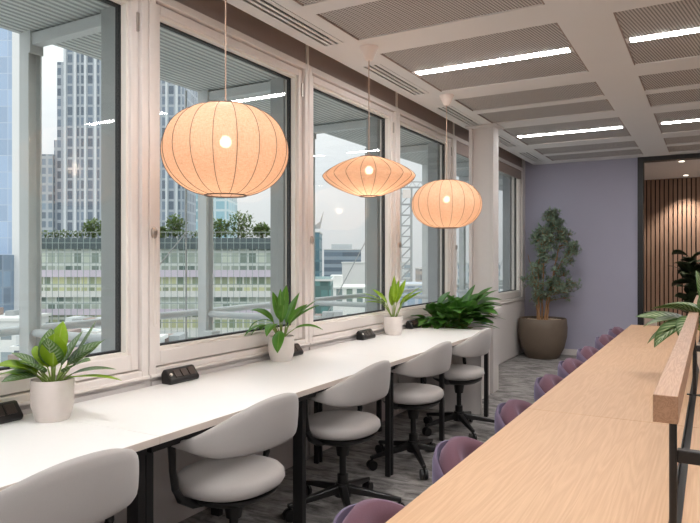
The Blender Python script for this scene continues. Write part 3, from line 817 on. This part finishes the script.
# ------------------------------------------------------------------ balcony outside
XO = -3.29
struct(MB().box(-3.45, -2.552, YF, 16, -.2, 0).build('balcony_deck', M['steel_dark'], smooth=False))
so = MB()
so.box(-3.34, -2.56, YF-1, 17, 2.60, 2.72)
struct(so.build('balcony_soffit', M['soffit'], smooth=False))
for k in range(9):
    y = JO[1]+1.41*k
    o = MB().box(-2.66, -2.55, y-.045, y+.045, 0, 2.6).build('facade_fin', M['steel_dark'], smooth=False, bevel=.003)
    wn = ['beyond', 'beyond', 'left of the first window', 'between first and second windows', 'between second and third windows', 'between third and fourth windows', 'right of the fourth window', 'behind the column', 'at the far end'][k]
    tag(o, 'grey aluminium fin outside the glass, '+wn, 'facade fin', 'fins outside the windows')
random.seed(2)
for k in range(11):
    y = JO[1]+1.41*k
    nmz = ['beyond the left edge', 'beyond the left edge', 'beyond the left edge', 'seen in the leftmost window', 'behind the largest lantern', 'left in the third window', 'behind the saucer lamp', 'seen in the fourth window', 'seen behind the farthest lantern', 'seen past the column', 'farthest along the balcony'][k]
    t = thing('balcony_post', 'grey steel balcony post with arms to the facade, '+nmz, 'post', (XO, y, 0), 0, 'balcony posts outside the windows')
    MB().box(-.04, .04, -.04, -.032, 0, 2.6).box(-.04, .04, .032, .04, 0, 2.6).box(-.005, .005, -.032, .032, 0, 2.6).build('column', M['steel'], t, smooth=False)
    MB().box(.041, .70, -.03, .03, 2.525, 2.59).build('top_arm', M['steel'], t, smooth=False, bevel=.004)
    MB().box(.041, .055, -.04, .04, 2.48, 2.60).build('gusset', M['steel'], t, smooth=False)
    MB().tube([(.041, 0, .945), (.70, 0, .945)], .023, 12).build('rail_arm', M['railm'], t)
    MB().box(.06, .16, -.11, -.02, .70, .83).box(.058, .10, -.05, .0, .66, .70).build('floodlight', M['steel'], t, smooth=False, bevel=.006)
    if k % 2 == 0:
        MB().tube([(-.10, -.10, 0.0), (-.10, -.10, 2.6)], .007, 6).build('tie_rod', M['steel_dark'], t)
    else:
        MB().tube([(-.10, .1, .45), (-.10, 1.31, 1.55)], .005, 6).build('brace_rod', M['steel_dark'], t)
hr = MB().tube([(XO-.07, YF, .955), (XO-.07, 17, .955)], .024, 14).build('handrail', M['railm'])
tag(hr, 'long grey tubular handrail running along the balcony outside', 'handrail')

# ------------------------------------------------------------------ city (aerial haze is put into the pale building colours)
ZG = -30
struct(MB().box(-600, 200, -100, 900, ZG-1, ZG).build('ground', plain('city_ground', (176, 178, 176), .9, var=.25, scale=.06), smooth=False))
def px(u, D): return (u-350)/640*D
def pz(v, D): return H+(259.5-v)/640*D
def bframe(name, label, u, D, cat='building'):
    c0 = FW*D+RT*px(u, D)
    t = thing(name, label, cat, (c0.x, c0.y, ZG), YAW, None)
    return t
def block(t, um, D, u0, u1, vt, mat, nm='wall', depth=20, front=0, z0=0, vb=None):
    """box whose front face stands D ahead; local x runs along the facade"""
    za = (pz(vb, D)-ZG) if vb else z0
    return MB().box(px(u0, D)-px(um, D), px(u1, D)-px(um, D), front, front+depth, za, pz(vt, D)-ZG).build(nm, mat, t, smooth=False)
# glass tower, left edge
t = bframe('glass_tower', 'pale blue glass tower at the left edge of the photo', -20, 140)
block(t, -20, 140, -90, 12, -60, facade('blue_glass', (196, 208, 224), (176, 196, 222), 3.0, 3.6, .06, .05, .1, .25), depth=8)
block(t, -20, 140, 12, 20, -60, plain('white_pier', (236, 236, 234), .6), 'corner_pier', 8)
block(t, -20, 140, -90, 14, 255, facade('dark_podium', (140, 154, 168), (116, 136, 156), 3.0, 3.6, .1, .1), 'podium', 4, -4)
# ribbed tower
tw = facade('tower_ribs', (184, 190, 196), (116, 130, 144), 2.4, 4.2, .4, .3, .3)
tw2 = facade('tower_ribs_wide', (182, 188, 194), (122, 134, 148), 2.7, 4.2, .28, .22, .3)
t = bframe('ribbed_tower', 'tall stepped office tower with white vertical ribs', 120, 260)
block(t, 120, 260, 57, 69, 62, tw, 'stepped_wing', 30)
block(t, 120, 260, 69, 186, 30, tw2, 'wall', 40, -4)
block(t, 120, 260, 41, 55, 155, facade('grey_wing', (176, 182, 186), (128, 142, 154), 2.6, 3.6, .4, .3), 'low_wing', 30, -2)
block(t, 120, 260, 54, 57.5, 140, tw, 'link', 25)
rb = MB(); xw = px(69, 260)-px(120, 260)
while xw < px(186, 260)-px(120, 260):
    rb.box(xw, xw+.9, -5.0, -4, 0, pz(30, 260)-ZG); xw += 4.05
rb.build('ribs', plain('white_rib', (214, 218, 220), .6), t, smooth=False)
t = bframe('teal_slab_tower', 'narrow pale teal glass tower beside the ribbed tower', 214, 240)
block(t, 214, 240, 196, 228, 150, facade('teal_glass', (206, 220, 222), (150, 186, 196), 4, 3.8, .18, .22, .2))
# terraced building with planted roof
D = 95
t = bframe('terraced_building', 'long glazed office building with a planted roof terrace', 170, D)
gl1 = facade('green_glazing', (216, 222, 216), (112, 138, 128), 1.3, 1.9, .2, .2, .3, .3, (214, 222, 206))
gl2 = facade('yellowish_glazing', (222, 224, 214), (142, 162, 140), 1.1, 1.6, .22, .24, .3, .3, (214, 216, 168))  # panes vary at random from grey-green to pale yellow
gl3 = facade('pale_glazing', (224, 214, 224), (168, 184, 180), 1.3, 3.1, .12, .5, .25, .3, (226, 214, 232))
white = plain('pale_cladding', (226, 226, 222), .6, var=.05, scale=.5)
lil = plain('lilac_cladding', (214, 204, 216), .6, var=.05, scale=.5)
X0, X1 = px(30, D)-px(170, D), px(306, D)-px(170, D)
def band(v0, v1, mat, nm, f, dep=14):
    MB().box(X0, X1, f, f+dep, pz(v1, D)-ZG, pz(v0, D)-ZG).build(nm, mat, t, smooth=False)
band(238, 249, plain('dark_fascia', (84, 98, 100), .5, var=.15, scale=.3), 'fascia', -.4)
band(249, 270, gl1, 'glazing', .3); band(270, 277, lil, 'cladding_band', -.3)
band(277, 291, gl2, 'glazing', .3); band(291, 297, white, 'cladding_band', -.3)
band(297, 309, gl1, 'glazing', .3); band(309, 315, lil, 'cladding_band', -.3)
band(315, 330, gl2, 'glazing', .3); band(330, 337, white, 'cladding_band', -.3)
band(337, 356, gl1, 'glazing', .3); band(356, 480, gl3, 'cladding_band', 0)
mu = MB(); x = X0
while x < X1:
    mu.box(x, x+.06, -.9, -.8, pz(470, D)-ZG, pz(238, D)-ZG); x += .92
for v in (243, 256, 263, 284, 303, 322, 346): mu.box(X0, X1, -.85, -.75, pz(v, D)-ZG-.05, pz(v, D)-ZG+.05)
mu.build('screen_frame', plain('pale_screen', (150, 164, 160), .5), t, smooth=False)
gr = MB(); x = X0
while x < X1: gr.box(x, x+.06, -.5, -.44, pz(239, D)-ZG, pz(232, D)-ZG); x += .92
gr.box(X0, X1, -.5, -.42, pz(232.5, D)-ZG, pz(232, D)-ZG); gr.build('parapet_rail', M['steel_dark'], t, smooth=False)
bm_ = leafmat('terrace_leaf', (104, 126, 68), (142, 160, 92), .35)
random.seed(31)
def shrub(u, v0, v1, w, lb, dd):
    Dd = D+dd; cpt = FW*Dd+RT*px(u, Dd)
    o = thing('terrace_shrub', lb, 'shrub', (cpt.x, cpt.y, pz(238, D)), 0, 'shrubs on the terrace')
    Wm = w/640*Dd/2; z1 = pz(v0, Dd)-pz(238, D)
    mb = MB(); 
    for _ in range(420):
        while 1:
            q = Vector((rnd(-1, 1), rnd(-1, 1), rnd(-1, 1)))
            if q.length < 1: break
        lump = 1+.25*math.sin(q.x*7+u)*math.cos(q.z*5)
        mb.leaf((q.x*Wm*lump, q.y*Wm, z1*.55+q.z*z1*.48*lump), rnd(0, 6.3), rnd(-.3, 1.2), rnd(.4, .75), rnd(.25, .4), rnd(0, .8), .2, 3)
    mb.build('foliage', bm_, o, angle=180)
    st = MB()
    for _ in range(4): st.tube([(rnd(-.3, .3)*Wm, 0, 0), (rnd(-.5, .5)*Wm, 0, z1*.7)], [.08, .04], 5)
    st.build('stem', M['stem_dark'], o)
for (u, v0, w, lb, dd) in ((94, 220, 22, 'round shrub on the terrace seen in the leftmost window', 3), (176, 216, 22, 'shrub on the terrace at the left side of the second window', 3), (219, 220, 22, 'low shrub on the terrace right of the largest lantern', 3), (240, 213, 26, 'tallest shrub on the terrace right of the largest lantern', 4), (262, 225, 18, 'low shrub at the right end of the terrace', 3), (160, 228, 14, 'low shrub on the terrace at the second window frame', 4)):
    shrub(u, v0, 238, w, lb, dd)
hedge = MB(); random.seed(9)
for _ in range(1500):
    x = rnd(X0, X1); hedge.leaf((x, rnd(1.0, 2.0), pz(238, D)-ZG+rnd(0, 1.0)), rnd(0, 6.3), rnd(-.3, 1.2), rnd(.4, .7), rnd(.25, .4), rnd(0, .8), .2, 2)
hedge.build('planting', bm_, t, angle=180)
# skyline in the third and fourth windows, face colours paled for distance haze
def simple(name, lb, u0, u1, vt, D, mat, cat='building', extra=None, depth=18):
    um = (u0+u1)/2; t = bframe(name, lb, um, D); block(t, um, D, u0, u1, vt, mat, 'wall', depth)
    MB().box(px(u0, D)-px(um, D)-.3, px(u1, D)-px(um, D)+.3, -.3, depth+.3, pz(vt, D)-ZG-.4, pz(vt, D)-ZG-.02).build('parapet', white, t, smooth=False)
    t['top'] = pz(vt, D); t['half'] = (px(u1, D)-px(u0, D))/2
    if extra: extra(t, um, D)
    return t
def slant(t, um, D):
    a, b = px(311, D)-px(um, D), px(320, D)-px(um, D); z = pz(231, D)-ZG+.8
    MB().prism([(a, z), (b, z), (b+1, z+5), (b, z+2)], 1, 0, 2).build('roof_fin', M['steel_dark'], t, smooth=False)
teal = facade('dark_teal_glass', (96, 128, 136), (76, 112, 124), 2.2, 3.4, .2, .2, .3)
simple('teal_tower', 'slim dark teal tower with slanted roof fin in the third window', 305, 319.5, 231, 190, teal, extra=slant)
def plantroom(t, um, D): block(t, um, D, 331, 352, 244, M['steel'], 'plant_room', 10, 3, vb=249)
simple('grey_office_block', 'flat roofed grey office block in the third window', 324, 361, 249, 330, facade('banded_office', (150, 164, 174), (104, 122, 136), 60, 3.9, .0, .45, .2), extra=plantroom, depth=30)
simple('white_block', 'white stepped block in front of the grey office block', 342, 372, 262, 220, facade('white_block_face', (232, 230, 226), (134, 134, 132), 5.2, 20, .55, .62, .2))
def arch(t, um, D): block(t, um, D, 330, 342, 276, white, 'lower_wing', 12, 2)
simple('white_gallery_building', 'white building with a row of tall windows above the balcony rail', 330, 375, 287, 150, facade('gallery_face', (236, 236, 232), (132, 150, 150), 2.4, 6.2, .42, .35, .2), extra=arch)
simple('green_glass_block', 'low green glass block at the left of the third window', 309, 330.5, 279, 120, facade('green_glass', (96, 124, 122), (92, 132, 130), 1.5, 3.2, .16, .25, .4))
simple('pale_flats', 'pale distant flats in the fourth window', 388, 412, 262, 300, facade('pale_flats_face', (216, 218, 216), (150, 164, 172), 5, 3.6, .4, .4, .2))
simple('glass_flats', 'bluish glazed flats in the fourth window', 398, 432, 284, 180, facade('glass_flats_face', (190, 198, 206), (140, 160, 178), 3, 3.4, .3, .3, .3))
simple('brown_block', 'brownish block low in the fourth window', 420, 450, 268, 260, facade('brown_face', (190, 176, 166), (130, 130, 130), 4, 3.6, .4, .4, .2))
simple('distant_offices', 'pale offices seen between the fourth window and the column', 450, 500, 262, 320, facade('distant_face', (206, 212, 214), (146, 162, 170), 5, 3.6, .3, .4, .2))
def units(t, um, D):
    z = t['top']-ZG; hw = t['half']
    for q in range(4):
        x = -hw*.8+hw*.42*q; h = rnd(.5, 1.3); w = rnd(.5, .9)
        MB().box(x-w, x+w, 1.2+rnd(0, 3), 3.5+rnd(1, 3), z+.001, z+h).build('roof_unit', random.choice([M['steel_dark'], M['steel'], M['brown']]), t, smooth=False)
cl = [facade('low_roof_a', (226, 228, 226), (156, 168, 172), 2.4, 3.2, .4, .5, .3), facade('low_roof_b', (206, 208, 206), (126, 138, 144), 3.2, 3.4, .3, .45, .3), facade('low_roof_c', (234, 232, 226), (170, 180, 180), 1.8, 3.0, .3, .4, .3)]
for i, (u0, u1, v, dd, lb) in enumerate(((-70, 20, 318, 84, 'low white block behind the balcony post in the leftmost window'), (14, 58, 346, 62, 'small flat roofed block above the silver-leaved plant'), (52, 96, 331, 74, 'pale low block below the handrail in the leftmost window'), (88, 140, 344, 60, 'low grey block at the right of the leftmost window'), (130, 182, 350, 66, 'low pale block at the foot of the second window'), (176, 240, 362, 58, 'low white block under the floodlight in the second window'), (300, 352, 322, 90, 'low pale block at the foot of the third window'), (0, 60, 372, 44, 'nearest white flat roof at the lower left'))):
    simple('low_block', lb, u0, u1, v, dd, cl[i % 3], depth=8, extra=units)
# tower crane
Dc = 240; cpt = FW*Dc+RT*px(406, Dc)
t = thing('tower_crane', 'lattice mast of a tower crane in the fourth window', 'crane', (cpt.x, cpt.y, ZG), YAW)
ms = MB(); hw = 2.0; zt = pz(188, Dc)-ZG; z = 0
for sx in (-1, 1):
    for sy in (-1, 1): ms.box(sx*hw-.22, sx*hw+.22, sy*hw-.22, sy*hw+.22, 0, zt)
while z < zt-4:
    for sy in (-1, 1):
        ms.tube([(-hw, sy*hw, z), (hw, sy*hw, z+4)], .16, 4); ms.tube([(hw, sy*hw, z+4), (-hw, sy*hw, z+4)], .16, 4)
    for sx in (-1, 1): ms.tube([(sx*hw, -hw, z), (sx*hw, hw, z+4)], .16, 4)
    z += 4
ms.build('mast', M['steel_dark'], t, smooth=False)
MB().box(-1.5, 1.5, -3.4, -2.2, zt-4, zt-1).build('cab', M['cap_white'], t, smooth=False)
jb = MB()
for s in (-1, 1): jb.box(-14, 46, s*.9-.2, s*.9+.2, zt, zt+.4)
jb.tube([(-14, 0, zt+2.6), (46, 0, zt+1.6)], .2, 5)
for q in range(20): jb.tube([(-14+3*q, -.9, zt+.2), (-12.5+3*q, 0, zt+2.3), (-11+3*q, .9, zt+.2)], .12, 4)
jb.build('jib', M['steel_dark'], t, smooth=False)
# ------------------------------------------------------------------ sky and view
wd = bpy.data.worlds.new('overcast'); bpy.context.scene.world = wd; wd.use_nodes = True
nt = wd.node_tree; nt.nodes.clear()
out = nt.nodes.new('ShaderNodeOutputWorld'); bg = nt.nodes.new('ShaderNodeBackground')
tcn = nt.nodes.new('ShaderNodeTexCoord'); sp = nt.nodes.new('ShaderNodeSeparateXYZ'); nt.links.new(tcn.outputs['Generated'], sp.inputs[0])
mr = nt.nodes.new('ShaderNodeMapRange'); nt.links.new(sp.outputs[2], mr.inputs[0])
mr.inputs[1].default_value = 0; mr.inputs[2].default_value = 1; mr.inputs[3].default_value = .82; mr.inputs[4].default_value = 2.4
mp = nt.nodes.new('ShaderNodeMapping'); mp.inputs['Scale'].default_value = (2, 2, 7); nt.links.new(tcn.outputs['Generated'], mp.inputs[0])
ns = nt.nodes.new('ShaderNodeTexNoise'); ns.inputs['Scale'].default_value = 1.6; ns.inputs['Detail'].default_value = 5; nt.links.new(mp.outputs[0], ns.inputs['Vector'])
cm = nt.nodes.new('ShaderNodeMix'); cm.data_type = 'RGBA'; nt.links.new(ns.outputs['Fac'], cm.inputs[0])
cm.inputs[6].default_value = (.86, .90, .96, 1); cm.inputs[7].default_value = (1.0, 1.0, 1.0, 1)
nt.links.new(cm.outputs[2], bg.inputs[0]); nt.links.new(mr.outputs[0], bg.inputs[1]); nt.links.new(bg.outputs[0], out.inputs[0])

sc = bpy.context.scene
sc.view_settings.view_transform = 'Standard'; sc.view_settings.look = 'None'
sc.view_settings.exposure = 0.0; sc.view_settings.gamma = 1.0; sc.view_settings.use_curve_mapping = False
sc.cycles.transparent_max_bounces = 24
